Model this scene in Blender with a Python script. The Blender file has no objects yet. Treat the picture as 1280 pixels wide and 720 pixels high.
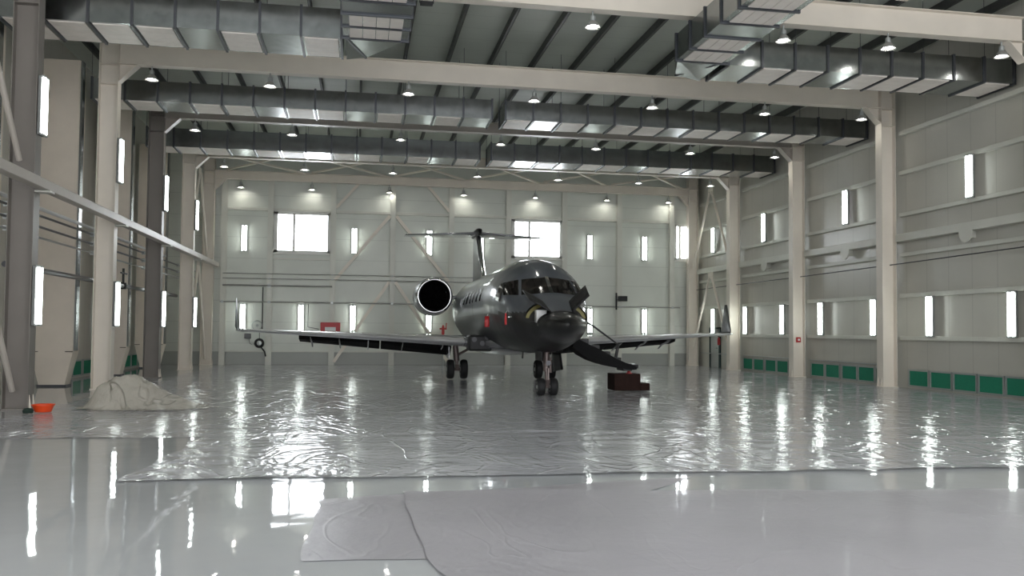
import bpy, bmesh, math, random
from mathutils import Vector, Matrix, noise
random.seed(7)
S = bpy.context.scene
COL = S.collection
PI = math.pi

# ------------------------------------------------------------------ camera
F, YAW, PITCH, ROLL, SY, EYE = 1084.02, 0.176212941, 0.0381521422, 0.00875451220, 12.126, 1.7
fw = Vector((math.sin(YAW)*math.cos(PITCH), math.cos(YAW)*math.cos(PITCH), math.sin(PITCH)))
r0 = Vector((math.cos(YAW), -math.sin(YAW), 0)); u0 = r0.cross(fw)
ri = r0*math.cos(ROLL)+u0*math.sin(ROLL); up = -r0*math.sin(ROLL)+u0*math.cos(ROLL)
cd = bpy.data.cameras.new('camera'); cam = bpy.data.objects.new('camera', cd); COL.objects.link(cam)
M = Matrix((ri, up, -fw)).transposed().to_4x4(); M.translation = Vector((0, 0, EYE))
cam.matrix_world = M
cd.sensor_width = 36; cd.lens = F/1280*36; cd.shift_y = SY/1280; cd.clip_end = 500
S.camera = cam

# ------------------------------------------------------------------ light set-up
SKY = 4.05; SKY_BACK = 20.0; TUBE = 15.0; BULB = 55.0; EXPOSURE = 0.0
w = bpy.data.worlds.new('world'); S.world = w; w.use_nodes = True
bg = w.node_tree.nodes['Background']; bg.inputs[0].default_value = (0.95, 0.96, 1.0, 1)
_t = w.node_tree; _tc = _t.nodes.new('ShaderNodeTexCoord'); _sp = _t.nodes.new('ShaderNodeSeparateXYZ'); _mr = _t.nodes.new('ShaderNodeMapRange')
_mr.inputs['From Min'].default_value = -.2; _mr.inputs['From Max'].default_value = .8      # overcast sky, brighter beyond the back wall
_mr.inputs['To Min'].default_value = SKY; _mr.inputs['To Max'].default_value = SKY_BACK
_t.links.new(_tc.outputs['Generated'], _sp.inputs[0]); _t.links.new(_sp.outputs[1], _mr.inputs[0]); _t.links.new(_mr.outputs[0], bg.inputs[1])
S.view_settings.view_transform = 'Standard'; S.view_settings.look = 'None'
S.view_settings.exposure = EXPOSURE; S.view_settings.gamma = 1; S.view_settings.use_curve_mapping = False

# ------------------------------------------------------------------ materials
def lin(c):
    return tuple(((v/255)/12.92 if v/255 <= 0.04045 else ((v/255+0.055)/1.055)**2.4) for v in c)+(1,)
def mat(name, rgb, rough=.5, metal=0, coat=0, spec=.5, var=0, vscale=3, stretch=(1, 1, 1), bump=0, bscale=20, emit=0, rvar=0):
    m = bpy.data.materials.new(name); m.use_nodes = True
    nt = m.node_tree; b = nt.nodes['Principled BSDF']
    b.inputs['Base Color'].default_value = lin(rgb); b.inputs['Roughness'].default_value = rough
    b.inputs['Metallic'].default_value = metal; b.inputs['Coat Weight'].default_value = coat
    b.inputs['Coat Roughness'].default_value = .04
    b.inputs['Specular IOR Level'].default_value = spec
    if emit:
        b.inputs['Emission Color'].default_value = lin(rgb); b.inputs['Emission Strength'].default_value = emit
    if var or bump or rvar:
        tc = nt.nodes.new('ShaderNodeTexCoord'); mp = nt.nodes.new('ShaderNodeMapping')
        mp.inputs['Scale'].default_value = stretch; nt.links.new(tc.outputs['Object'], mp.inputs[0])
        if var or rvar:
            n = nt.nodes.new('ShaderNodeTexNoise'); n.inputs['Scale'].default_value = vscale; n.inputs['Detail'].default_value = 4
            nt.links.new(mp.outputs[0], n.inputs['Vector'])
        if var:
            r = nt.nodes.new('ShaderNodeValToRGB'); c = lin(rgb)
            r.color_ramp.elements[0].position = .3; r.color_ramp.elements[1].position = .7
            r.color_ramp.elements[0].color = tuple(v*(1-var) for v in c[:3])+(1,)
            r.color_ramp.elements[1].color = tuple(min(1, v*(1+var)) for v in c[:3])+(1,)
            nt.links.new(n.outputs[0], r.inputs[0]); nt.links.new(r.outputs[0], b.inputs['Base Color'])
        if rvar:
            mr = nt.nodes.new('ShaderNodeMapRange'); mr.inputs['To Min'].default_value = max(0, rough-rvar); mr.inputs['To Max'].default_value = rough+rvar
            nt.links.new(n.outputs[0], mr.inputs[0]); nt.links.new(mr.outputs[0], b.inputs['Roughness'])
        if bump:
            n2 = nt.nodes.new('ShaderNodeTexNoise'); n2.inputs['Scale'].default_value = bscale; n2.inputs['Detail'].default_value = 3
            nt.links.new(mp.outputs[0], n2.inputs['Vector'])
            bp = nt.nodes.new('ShaderNodeBump'); bp.inputs['Strength'].default_value = 1; bp.inputs['Distance'].default_value = bump
            nt.links.new(n2.outputs[0], bp.inputs['Height']); nt.links.new(bp.outputs[0], b.inputs['Normal'])
    return m
def panel_mat(name, rgb, rough, axis, pitch, beads, depth=.004, coat=0, band=None):
    """sandwich-panel cladding: fine beads and darker joints every `pitch` metres along an axis"""
    m = mat(name, rgb, rough, var=.05, vscale=.6, coat=coat)
    nt = m.node_tree; b = nt.nodes['Principled BSDF']
    tc = nt.nodes.new('ShaderNodeTexCoord'); sp = nt.nodes.new('ShaderNodeSeparateXYZ'); nt.links.new(tc.outputs['Object'], sp.inputs[0])
    def math_(op, a, v=None):
        n = nt.nodes.new('ShaderNodeMath'); n.operation = op
        nt.links.new(a, n.inputs[0]) if hasattr(a, 'links') else None
        if v is not None:
            if hasattr(v, 'links'): nt.links.new(v, n.inputs[1])
            else: n.inputs[1].default_value = v
        return n.outputs[0]
    c = sp.outputs[axis]
    fr = math_('FRACT', math_('DIVIDE', c, pitch))
    joint = math_('LESS_THAN', fr, .03)
    fb = math_('PINGPONG', c, beads/2)
    mx = nt.nodes.new('ShaderNodeMix'); mx.data_type = 'RGBA'; mx.blend_type = 'MULTIPLY'
    src = b.inputs['Base Color'].links[0].from_socket
    nt.links.new(joint, mx.inputs[0]); nt.links.new(src, mx.inputs[6]); mx.inputs[7].default_value = (.84, .84, .84, 1)
    out = mx.outputs[2]
    if band:     # lower band of the wall made of darker panels
        lt = math_('LESS_THAN', sp.outputs[2], band)
        m2 = nt.nodes.new('ShaderNodeMix'); m2.data_type = 'RGBA'; m2.blend_type = 'MULTIPLY'
        nt.links.new(lt, m2.inputs[0]); nt.links.new(out, m2.inputs[6]); m2.inputs[7].default_value = (.6, .6, .61, 1); out = m2.outputs[2]
    nt.links.new(out, b.inputs['Base Color'])
    bp = nt.nodes.new('ShaderNodeBump'); bp.inputs['Distance'].default_value = depth; bp.inputs['Strength'].default_value = .6
    nt.links.new(fb, bp.inputs['Height']); nt.links.new(bp.outputs[0], b.inputs['Normal'])
    return m

MT = {}
MT['back'] = panel_mat('back_cladding', (206, 209, 200), .38, 2, 1.0, .12, band=.62)
MT['side'] = panel_mat('side_cladding', (190, 188, 178), .30, 1, 1.0, .25, depth=.002)
MT['roof'] = panel_mat('roof_sheet', (184, 190, 180), .5, 1, 1.0, .2)
MT['steel'] = mat('painted_steel', (222, 214, 201), .42, var=.04, vscale=1.5)
MT['steeld'] = mat('darker_steel', (122, 116, 110), .42, var=.05, vscale=1.5)  # darker steel tone for two of the left columns
MT['steelm'] = mat('mid_tone_steel', (176, 169, 160), .42, var=.05, vscale=1.5)  # middle steel tone for one beam, the rail and the near braces
MT['steelg'] = mat('painted_rail', (204, 204, 194), .4, var=.04, vscale=1.5)
MT['purlin'] = mat('dull_galvanised', (74, 76, 74), .5, metal=.3, var=.1)
MT['galv'] = mat('galvanised_sheet', (150, 154, 154), .22, metal=1, var=.09, vscale=5, bump=.003, bscale=2.2, rvar=.08)
MT['galvd'] = mat('duct_flange', (84, 86, 90), .4, metal=.8)
MT['duct_panel'] = mat('whitish_panel', (232, 224, 216), .45, var=.05, vscale=4)  # whitish panels on the duct undersides
MT['duct_white'] = mat('beige_painted_duct', (228, 217, 202), .4, var=.04, vscale=2)
MT['green'] = mat('green_filter_mesh', (28, 128, 98), .8, var=.12, vscale=30)
MT['alu'] = mat('aluminium_frame', (176, 180, 178), .4, metal=.6)
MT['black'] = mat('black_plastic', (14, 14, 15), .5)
MT['rubber'] = mat('tyre_rubber', (17, 17, 18), .7)
MT['pipe'] = mat('grey_pipe', (150, 150, 146), .3, metal=.5)
MT['dpipe'] = mat('dark_pipe', (70, 70, 72), .35, metal=.4)
MT['red'] = mat('red_paint', (176, 26, 30), .4)
MT['white'] = mat('white_paint', (222, 222, 220), .4)
MT['frame'] = mat('window_white', (214, 214, 208), .4)
MT['tube'] = mat('fluorescent_tube', (246, 255, 250), .4, emit=TUBE)
MT['bulb'] = mat('lamp_bulb', (255, 252, 244), .4, emit=BULB)
MT['reflector'] = mat('spun_reflector', (190, 190, 188), .3, metal=.6)
MT['paint'] = mat('charcoal_pearl_paint', (80, 85, 92), .36, metal=.25, coat=.5)
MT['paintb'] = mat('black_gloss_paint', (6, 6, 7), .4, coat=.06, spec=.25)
MT['wing'] = mat('grey_wing_paint', (150, 151, 155), .25, metal=.5, coat=.7)
MT['chrome'] = mat('polished_metal', (205, 205, 205), .1, metal=1)
MT['windowg'] = mat('cockpit_glass', (20, 15, 14), .1, coat=0)
MT['slat'] = mat('bare_metal_edge', (196, 196, 198), .3, metal=.7)
MT['radome'] = mat('black_radome_gloss', (9, 9, 10), .28, coat=.4)
MT['lamp_housing'] = mat('grey_lamp_housing', (120, 122, 120), .6)
MT['deep'] = mat('inlet_shade_black', (7, 7, 8), .9, spec=.1)  # shade inside the engine inlet put into the colour of duct, fan and spinner
MT['primer'] = mat('olive_primer', (128, 120, 60), .5)
MT['baydark'] = mat('bay_interior', (34, 32, 26), .7)
MT['gear'] = mat('gear_metal', (116, 104, 100), .4, metal=.4)
MT['brown'] = mat('dark_brown_wood', (38, 22, 17), .8, spec=.2, var=.15, vscale=8)
MT['orange'] = mat('orange_plastic', (224, 74, 28), .35)
MT['dgreen'] = mat('dark_green_cloth', (24, 44, 36), .8)
MT['teal'] = mat('dark_teal_paint', (20, 48, 48), .4)
MT['flap'] = mat('dark_flap', (11, 11, 12), .75, spec=.2)

def glass(name):
    m = bpy.data.materials.new(name); m.use_nodes = True; nt = m.node_tree; nt.nodes.clear()
    o = nt.nodes.new('ShaderNodeOutputMaterial'); t = nt.nodes.new('ShaderNodeBsdfTransparent'); g = nt.nodes.new('ShaderNodeBsdfGlossy')
    g.inputs['Roughness'].default_value = .02; t.inputs[0].default_value = (.95, .97, .97, 1)
    f = nt.nodes.new('ShaderNodeFresnel'); x = nt.nodes.new('ShaderNodeMixShader')
    nt.links.new(f.outputs[0], x.inputs[0]); nt.links.new(t.outputs[0], x.inputs[1]); nt.links.new(g.outputs[0], x.inputs[2]); nt.links.new(x.outputs[0], o.inputs[0])
    return m
MT['glass'] = glass('window_glass')

def floor_mat():
    m = mat('grey_epoxy_floor', (182, 184, 186), .035, var=.06, vscale=.5, coat=0, spec=.8)
    nt = m.node_tree; b = nt.nodes['Principled BSDF']
    tc = nt.nodes.new('ShaderNodeTexCoord'); n = nt.nodes.new('ShaderNodeTexNoise'); n.inputs['Scale'].default_value = 1.6; n.inputs['Detail'].default_value = 2
    nt.links.new(tc.outputs['Object'], n.inputs['Vector'])
    bp = nt.nodes.new('ShaderNodeBump'); bp.inputs['Distance'].default_value = .0035
    nt.links.new(n.outputs[0], bp.inputs['Height']); nt.links.new(bp.outputs[0], b.inputs['Normal'])
    return m
MT['floor'] = floor_mat()

def film_mat(name, rgb, rough, clear, d1, d2, d3, spec=.8):
    """thin polythene sheet: wrinkled, glossy, part see-through"""
    m = mat(name, rgb, rough, spec=spec, var=.06, vscale=.8)
    nt = m.node_tree; b = nt.nodes['Principled BSDF']; out = nt.nodes['Material Output']
    tc = nt.nodes.new('ShaderNodeTexCoord')
    def ns(scale, st, det, dist=0):
        mp = nt.nodes.new('ShaderNodeMapping'); mp.inputs['Scale'].default_value = st; mp.inputs['Rotation'].default_value = (0, 0, .35)
        nt.links.new(tc.outputs['Object'], mp.inputs[0])
        n = nt.nodes.new('ShaderNodeTexNoise'); n.inputs['Scale'].default_value = scale; n.inputs['Detail'].default_value = det
        n.inputs['Distortion'].default_value = dist
        nt.links.new(mp.outputs[0], n.inputs['Vector']); return n.outputs[0]
    def ridge(o):
        a = nt.nodes.new('ShaderNodeMath'); a.operation = 'SUBTRACT'; nt.links.new(o, a.inputs[0]); a.inputs[1].default_value = .5
        c = nt.nodes.new('ShaderNodeMath'); c.operation = 'ABSOLUTE'; nt.links.new(a.outputs[0], c.inputs[0])
        e = nt.nodes.new('ShaderNodeMapRange'); e.inputs['From Max'].default_value = .035; e.inputs['To Min'].default_value = 1; e.inputs['To Max'].default_value = 0
        nt.links.new(c.outputs[0], e.inputs[0]); return e.outputs[0]
    prev = None
    for o, d in ((ns(7, (1, 1, 1), 3), d1), (ridge(ns(1.1, (1, .5, 1), 2, 1.2)), d2), (ns(30, (1, 1, 1), 2), d3)):
        bp = nt.nodes.new('ShaderNodeBump'); bp.inputs['Distance'].default_value = d
        nt.links.new(o, bp.inputs['Height'])
        if prev: nt.links.new(prev, bp.inputs['Normal'])
        prev = bp.outputs[0]
    nt.links.new(prev, b.inputs['Normal'])
    t = nt.nodes.new('ShaderNodeBsdfTransparent'); x = nt.nodes.new('ShaderNodeMixShader'); x.inputs[0].default_value = 1-clear
    nt.links.new(t.outputs[0], x.inputs[1]); nt.links.new(b.outputs[0], x.inputs[2]); nt.links.new(x.outputs[0], out.inputs[0])
    return m
MT['film'] = film_mat('clear_polythene', (206, 206, 211), .035, .2, .010, .007, .0016, spec=.8)
MT['film2'] = film_mat('milky_polythene', (166, 163, 168), .34, .12, .006, .0022, .0006, spec=.5)
MT['film3'] = film_mat('crumpled_polythene', (190, 184, 172), .25, .35, .05, .03, .004)

# ------------------------------------------------------------------ helpers
class MB:
    def __init__(s): s.bm = bmesh.new()
    def box(s, x0, x1, y0, y1, z0, z1, bev=0):
        vs = [s.bm.verts.new(p) for p in ((x0, y0, z0), (x1, y0, z0), (x1, y1, z0), (x0, y1, z0), (x0, y0, z1), (x1, y0, z1), (x1, y1, z1), (x0, y1, z1))]
        fs = [s.bm.faces.new([vs[i] for i in f]) for f in ((3, 2, 1, 0), (4, 5, 6, 7), (0, 1, 5, 4), (1, 2, 6, 5), (2, 3, 7, 6), (3, 0, 4, 7))]
        if bev:
            es = list({e for f in fs for e in f.edges}); bmesh.ops.bevel(s.bm, geom=es, offset=bev, segments=2, affect='EDGES', profile=.5)
        return s
    def bar(s, a, b, w, h=None, upv=(0, 0, 1)):
        h = h or w; a, b = Vector(a), Vector(b); d = (b-a).normalized(); u = Vector(upv)
        if abs(d.dot(u)) > .95: u = Vector((1, 0, 0))
        x = d.cross(u).normalized(); y = x.cross(d).normalized()
        q = [(-1, -1), (1, -1), (1, 1), (-1, 1)]
        v = [s.bm.verts.new(p+x*i*w/2+y*j*h/2) for p in (a, b) for i, j in q]
        for f in ((3, 2, 1, 0), (4, 5, 6, 7), (0, 1, 5, 4), (1, 2, 6, 5), (2, 3, 7, 6), (3, 0, 4, 7)): s.bm.faces.new([v[i] for i in f])
        return s
    def tube(s, pts, r, n=10, caps=True):
        pts = [Vector(p) for p in pts]; rs = r if isinstance(r, (list, tuple)) else [r]*len(pts); rings = []
        for i, p in enumerate(pts):
            d = (pts[min(i+1, len(pts)-1)]-pts[max(i-1, 0)]).normalized()
            u = Vector((0, 0, 1)) if abs(d.z) < .9 else Vector((1, 0, 0))
            x = d.cross(u).normalized(); y = x.cross(d).normalized()
            rings.append([s.bm.verts.new(p+(x*math.cos(t)+y*math.sin(t))*rs[i]) for t in [2*PI*k/n for k in range(n)]])
        s._skin(rings, caps); return s
    def _skin(s, rings, caps=True):
        n = len(rings[0])
        for a, b in zip(rings, rings[1:]):
            for k in range(n): s.bm.faces.new((a[k], a[(k+1) % n], b[(k+1) % n], b[k]))
        if caps:
            s.bm.faces.new(rings[0][::-1]); s.bm.faces.new(rings[-1])
    def lathe(s, prof, c=(0, 0, 0), axis='z', n=20, caps=True):
        c = Vector(c); rings = []
        for r, h in prof:
            ring = []
            for k in range(n):
                t = 2*PI*k/n; a, b = r*math.cos(t), r*math.sin(t)
                p = {'z': (a, b, h), 'x': (h, a, b), 'y': (b, h, a)}[axis]
                ring.append(s.bm.verts.new(c+Vector(p)))
            rings.append(ring)
        s._skin(rings, caps); return s
    def prism(s, poly, axis, a, b):
        """poly of 2-D points extruded along an axis from a to b"""
        def P(p, t): return {'x': (t, p[0], p[1]), 'y': (p[0], t, p[1]), 'z': (p[0], p[1], t)}[axis]
        A = [s.bm.verts.new(P(p, a)) for p in poly]; B = [s.bm.verts.new(P(p, b)) for p in poly]
        n = len(poly); s.bm.faces.new(A); s.bm.faces.new(B[::-1])
        for k in range(n): s.bm.faces.new((A[k], B[k], B[(k+1) % n], A[(k+1) % n]))
        return s
    def rings(s, R, caps=True):
        s._skin([[s.bm.verts.new(p) for p in r] for r in R], caps); return s
    def grid(s, G):
        V = [[s.bm.verts.new(p) for p in row] for row in G]
        for a, b in zip(V, V[1:]):
            for k in range(len(a)-1): s.bm.faces.new((a[k], a[k+1], b[k+1], b[k]))
        return s
    def build(s, name, m, parent=None, smooth=False, solid=0):
        bmesh.ops.recalc_face_normals(s.bm, faces=s.bm.faces)
        me = bpy.data.meshes.new(name); s.bm.to_mesh(me); s.bm.free()
        ms = m if isinstance(m, (list, tuple)) else [m]
        for q in ms: me.materials.append(MT[q])
        o = bpy.data.objects.new(name, me); COL.objects.link(o)
        if parent: o.parent = parent
        if smooth:
            for p in me.polygons: p.use_smooth = True
            if smooth != 'all': me.set_sharp_from_angle(angle=math.radians(35))
        if solid:
            md = o.modifiers.new('thickness', 'SOLIDIFY'); md.thickness = solid; md.offset = -1
        return o
def tag(o, label, cat, group=None):
    o['label'] = label; o['category'] = cat
    if group: o['group'] = group
    return o
def stru(o): o['kind'] = 'structure'; return o
def empty(name, loc, label, cat, group=None, rz=0):
    o = bpy.data.objects.new(name, None); COL.objects.link(o); o.location = loc; o.rotation_euler = (0, 0, rz); o.empty_display_size = .2
    return tag(o, label, cat, group)
def dup(root, loc, label, rz=None):
    r = root.copy(); COL.objects.link(r); r.location = loc; r['label'] = label
    if rz is not None: r.rotation_euler = (0, 0, rz)
    for ch in KIDS[root.name]:
        c = ch.copy(); COL.objects.link(c); c.parent = r
        for g in KIDS.get(ch.name, []):
            d = g.copy(); COL.objects.link(d); d.parent = c
    return r
KIDS = {}
def note(root):
    KIDS[root.name] = [o for o in COL.objects if o.parent == root]
    for k in KIDS[root.name]: KIDS[k.name] = [o for o in COL.objects if o.parent == k]
ORD = ['first', 'second', 'third', 'fourth', 'fifth', 'sixth', 'seventh', 'eighth', 'ninth', 'tenth']

# ------------------------------------------------------------------ room shell
XL, XR, YB, YF, ZR = -9.25, 17.25, 42.35, -2.5, 10.6
FRY = [19.4, 25.4, 31.2, 37.0, 41.9]
stru(MB().box(XL-.3, XR+.3, YF, YB+.3, -.3, 0).build('floor', 'floor'))
stru(MB().box(XL-.2, XL, YF, YB+.2, 0, ZR).build('wall_left', 'side'))
wr = stru(MB().box(XR, XR+.2, YF, YB+.2, 0, ZR).build('wall_right', 'side'))
WIN = [(-3.9, -1.36, 5.32, 7.25), (7.54, 10.06, 5.32, 7.25), (15.99, 16.95, 5.40, 7.25)]
m = MB(); xs = [XL]
for x0, x1, z0, z1 in WIN:
    m.box(xs[-1], x0, YB, YB+.2, 0, ZR); m.box(x0, x1, YB, YB+.2, 0, z0); m.box(x0, x1, YB, YB+.2, z1, ZR); xs.append(x1)
m.box(xs[-1], XR, YB, YB+.2, 0, ZR)
wb = stru(m.build('wall_back', 'back'))
ceil = stru(MB().box(XL-.2, XR+.2, YF, YB+.2, ZR, ZR+.2).build('ceiling', 'roof'))
PURX = [-8.35+1.39*k for k in range(19)]
for x in PURX:   # C-section purlins
    p = MB(); p.box(x-.035, x-.03, 13, YB, ZR-.24, ZR); p.box(x-.03, x+.05, 13, YB, ZR-.24, ZR-.225); p.box(x-.03, x+.05, 13, YB, ZR-.02, ZR-.003)
    p.box(x+.035, x+.05, 13, YB, ZR-.24, ZR-.2)
    p.build('purlin', 'purlin', ceil)
for i, (x0, x1, z0, z1) in enumerate(WIN):
    wroot = bpy.data.objects.new('window_%d' % (i+1), None); COL.objects.link(wroot); wroot.location = (0, YB, 0); stru(wroot)
    t = .11; f = MB(); a, b = -.05, .16
    f.box(x0-.06, x1+.06, a, b, z1-t, z1+.04); f.box(x0-.06, x1+.06, a, b, z0-.04, z0+t)
    f.box(x0-.06, x0+t, a, b, z0, z1); f.box(x1-t, x1+.06, a, b, z0, z1)
    f.build('window_frame', 'frame', wroot)
    xm = x0+(x1-x0)*.34
    MB().box(xm-.06, xm+.06, .02, .12, z0+t, z1-t).build('mullion', 'frame', wroot)
    MB().box(x0+t, xm-.06, .06, .07, z0+t, z1-t).build('pane', 'glass', wroot)
    MB().box(xm+.06, x1-t, .09, .1, z0+t, z1-t).build('pane', 'glass', wroot)
    MB().box(x0-.1, x1+.1, -.14, .0, z0-.08, z0-.04).build('window_sill', 'frame', wroot)
# girts of the right wall, per bay
for (ya, yb) in ((19.4, 25.15), (25.65, 30.95), (31.45, 36.75), (37.25, 41.7)):
    for z, h, d in ((1.58, .13, .16), (2.93, .13, .16), (4.24, .12, .16), (4.77, .24, .3), (5.52, .12, .16), (6.86, .13, .16), (8.15, .13, .16)):
        g = MB(); g.box(XR-d, XR, ya, yb, z-h/2, z+h/2, .01).build('girt', 'steelg', wr)
    if ya > 25:
        MB().box(XR-.1, XR, ya, yb, .66, .7).build('ledge_trim', 'alu', wr)
# right wall gusset plates under the thick girt
for y in (21.9, 28.1, 34.3):
    q = MB(); q.prism([(y+.28*math.cos(t), 4.66+.28*math.sin(t)*1.2) for t in [PI+PI*k/12 for k in range(13)]], 'x', XR-.3, XR-.26)
    q.box(XR-.28, XR, y-.06, y+.06, 4.45, 4.66); q.build('round_bracket', 'steelg', wr)
# back wall posts, girts and braces
BC = [-6.2, -4.1, -1.2, 1.63, 4.48, 7.31, 10.16, 13.01, 15.8]
for x in BC:
    q = MB(); q.box(x-.13, x+.13, YB-.24, YB-.225, 0, 9.0).box(x-.006, x+.006, YB-.225, YB-.01, 0, 9.0).box(x-.13, x+.13, YB-.015, YB, 0, 9.0)
    q.build('wall_post', 'steelg', wb)
for a, b in zip(BC, BC[1:]):
    spans = [(7.33, .14)]
    for z, h in spans: MB().box(a+.13, b-.13, YB-.18, YB, z-h/2, z+h/2, .01).build('girt', 'steelg', wb)
    MB().box(a+.13, b-.13, YB-.1, YB, .6, .66).build('ledge_trim', 'steelg', wb)
xc = 1.63
for sx, xo in ((-1, -1.2), (1, 4.48)):
    for z0, z1 in ((7.2, 4.05), (4.0, .15)):
        MB().bar((xc+sx*.15, YB-.2, z0), (xo-sx*.12, YB-.2, z1), .15, .12, (0, 1, 0)).build('diagonal_brace', 'steel', wb)
    MB().bar((xo-sx*.12, YB-.2, 7.5), (xo-sx*1.3, YB-.2, 8.85), .13, .06, (0, 1, 0)).build('diagonal_brace', 'steel', wb)
for (a, b) in ((WIN[0][0], WIN[0][1]), (WIN[1][0], WIN[1][1])):   # window trimmer rails
    MB().box(a-.15, b+.15, YB-.12, YB, 4.98, 5.06).build('girt', 'steelg', wb)

# ------------------------------------------------------------------ steel frames
def column(x_in, x_out, y, label, ztop=9.6, pm='steel'):
    """I-section column, web facing the camera, flanges at the two x ends; base plate, stiffeners"""
    s = 1 if x_out > x_in else -1
    L = Vector((x_in, y, 0)); o = empty('steel_column', L, label, 'column', 'steel columns')
    w_ = abs(x_out-x_in); f = .17
    def X(a, b): a, b = s*a, s*b; return min(a, b), max(a, b)
    b = MB(); b.box(*X(0, .018), -f, f, .02, ztop); b.box(*X(w_-.018, w_), -f, f, .02, ztop); b.box(*X(.018, w_-.018), -.008, .008, .02, ztop)
    b.build('column_shaft', pm, o)
    MB().box(*X(-.02, w_+.02), -f-.02, f+.02, 0, .03).build('base_plate', pm, o)
    q = MB()
    for sy in (-1, 1): q.prism([(s*-.05, .03), (s*.0, .03), (s*.0, .3), (s*-.01, .3)], 'y', sy*f*.6-.006, sy*f*.6+.006)
    q.build('base_gusset', 'steel', o)
    for z in (8.42, 8.97):
        MB().box(*X(.018, w_-.018), -f, f, z-.008, z+.008).build('stiffener', pm, o)
    return o
def tri_knee(mb, x_in, s, y, zb, f, big):
    d = big
    mb.prism([(x_in, zb), (x_in+s*-d, zb), (x_in, zb-d)], 'y', y-.008, y+.008)
    a = Vector((x_in-s*d, y, zb)); b = Vector((x_in, y, zb-d))
    mb.bar(a, b, 2*f, .018)
def beam(y, zb, zt, label, knees=True, x0=-7.1, x1=17.05, pm='steel'):
    o = empty('roof_beam', (0, y, zb), label, 'beam', 'roof beams')
    f = .15; h = zt-zb
    b = MB(); b.box(x0+.5, x1-.5, -f, f, 0, .02).box(x0+.5, x1-.5, -f, f, h-.02, h).box(x0+.5, x1-.5, -.007, .007, .02, h-.02)
    b.build('beam_body', pm, o)
    if knees:
        for xi, s in ((x0+.5, -1), (x1-.5, 1)):
            k = MB(); tri_knee(k, xi, s, 0, 0, f, .5); k.build('knee_brace', pm, o)
    return o
for i, y in enumerate(FRY):
    n = ['nearest', 'second nearest', 'third', 'fourth', 'last'][i]
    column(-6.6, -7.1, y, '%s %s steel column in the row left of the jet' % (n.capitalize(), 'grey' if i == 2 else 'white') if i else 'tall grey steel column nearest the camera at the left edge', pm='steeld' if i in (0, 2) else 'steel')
    if i == 0: lab = 'white steel column at the right edge of the picture, under the nearest beam'
    else: lab = 'white steel column on the right wall, %s from the right edge' % ORD[i-1]
    column(16.55, 17.05, y if i else 18.97, lab)
BZ = [(9.12, 9.75), (9.0, 9.6), (8.9, 9.3), (8.72, 9.15), (8.66, 9.05)]
BL = ['nearest roof beam, crossing the top right corner above the ducts', 'long roof beam crossing the whole picture above the second duct row',
      'third roof beam back, just above the third row of ducts', 'fourth roof beam back, carrying the near ends of the diagonal bracing', 'rearmost roof beam, along the top of the back wall']
for i, y in enumerate(FRY): beam(y if i else 19.2, BZ[i][0], BZ[i][1], BL[i], pm='steelm' if i == 2 else 'steel')
# horizontal wind bracing in the last bay and in the bay over the camera
def truss(ya, yb, z, nodes_b, label, x0, x1):
    o = empty('wind_bracing', ((x0+x1)/2, ya, z), label, 'bracing')
    cx = (x0+x1)/2
    for a, b in zip(nodes_b, nodes_b[1:]):
        for p, q in (((a, ya), (b, yb)), ((b, ya), (a, yb))):
            zz = .0 if p[0] < q[0] else .07
            dx, dy = q[0]-p[0], q[1]-p[1]; L = math.hypot(dx, dy); e = .25/L
            MB().bar((p[0]+dx*e-cx, p[1]+dy*e-ya, zz), (q[0]-dx*e-cx, q[1]-dy*e-ya, zz), .11, .07).build('brace', 'steel', o)
    for a in nodes_b:
        MB().box(a-.16-cx, a+.16-cx, yb-ya-.32, yb-ya-.12, -.02, .02).build('node_plate', 'steel', o)
    return o
truss(37.0, 41.9, 9.0, [-6.2, -2.35, 1.55, 5.2, 8.85, 12.3, 16.3], 'crossed diagonal wind bracing between the two rearmost roof beams', -6.2, 16.3)
truss(13.5, 18.95, 9.82, [9.2, 12.9, 16.6], 'diagonal bracing rising over the nearest roof beam, top right corner', 9.2, 16.6)
# lambda braces in the side walls' last bay, and the near left bay
def lam(x, ya, yb, za, zb, label, pm='steel'):
    ym = (ya+yb)/2; o = empty('wall_bracing', (x, ym, zb), label, 'bracing', 'side wall bracing')
    for e in (ya, yb):
        s = 1 if e > ym else -1
        MB().tube([(0, s*.12, za-zb), (0, e-ym-s*.1, 0)], .06, 8).build('brace', pm, o, smooth=True)
    MB().box(-.012, .012, -.3, .3, za-zb-.1, za-zb+.2).build('node_plate', 'steel', o)
lam(16.75, 37.2, 41.7, 8.5, 4.95, 'upper inverted V brace in the far right corner bay')
lam(16.75, 37.2, 41.7, 4.4, .9, 'lower inverted V brace in the far right corner bay, around the door')
lam(-6.85, 37.2, 41.7, 8.5, 4.95, 'upper inverted V brace between the two farthest left columns')
lam(-6.85, 37.2, 41.7, 4.4, .3, 'lower inverted V brace between the two farthest left columns')
lam(-6.85, 13.6, 19.2, 8.5, 5.1, 'upper diagonal brace meeting the nearest left column', 'steelm')
lam(-6.85, 13.6, 19.2, 4.4, .4, 'lower diagonal brace meeting the nearest left column near the floor', 'steelm')
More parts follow.
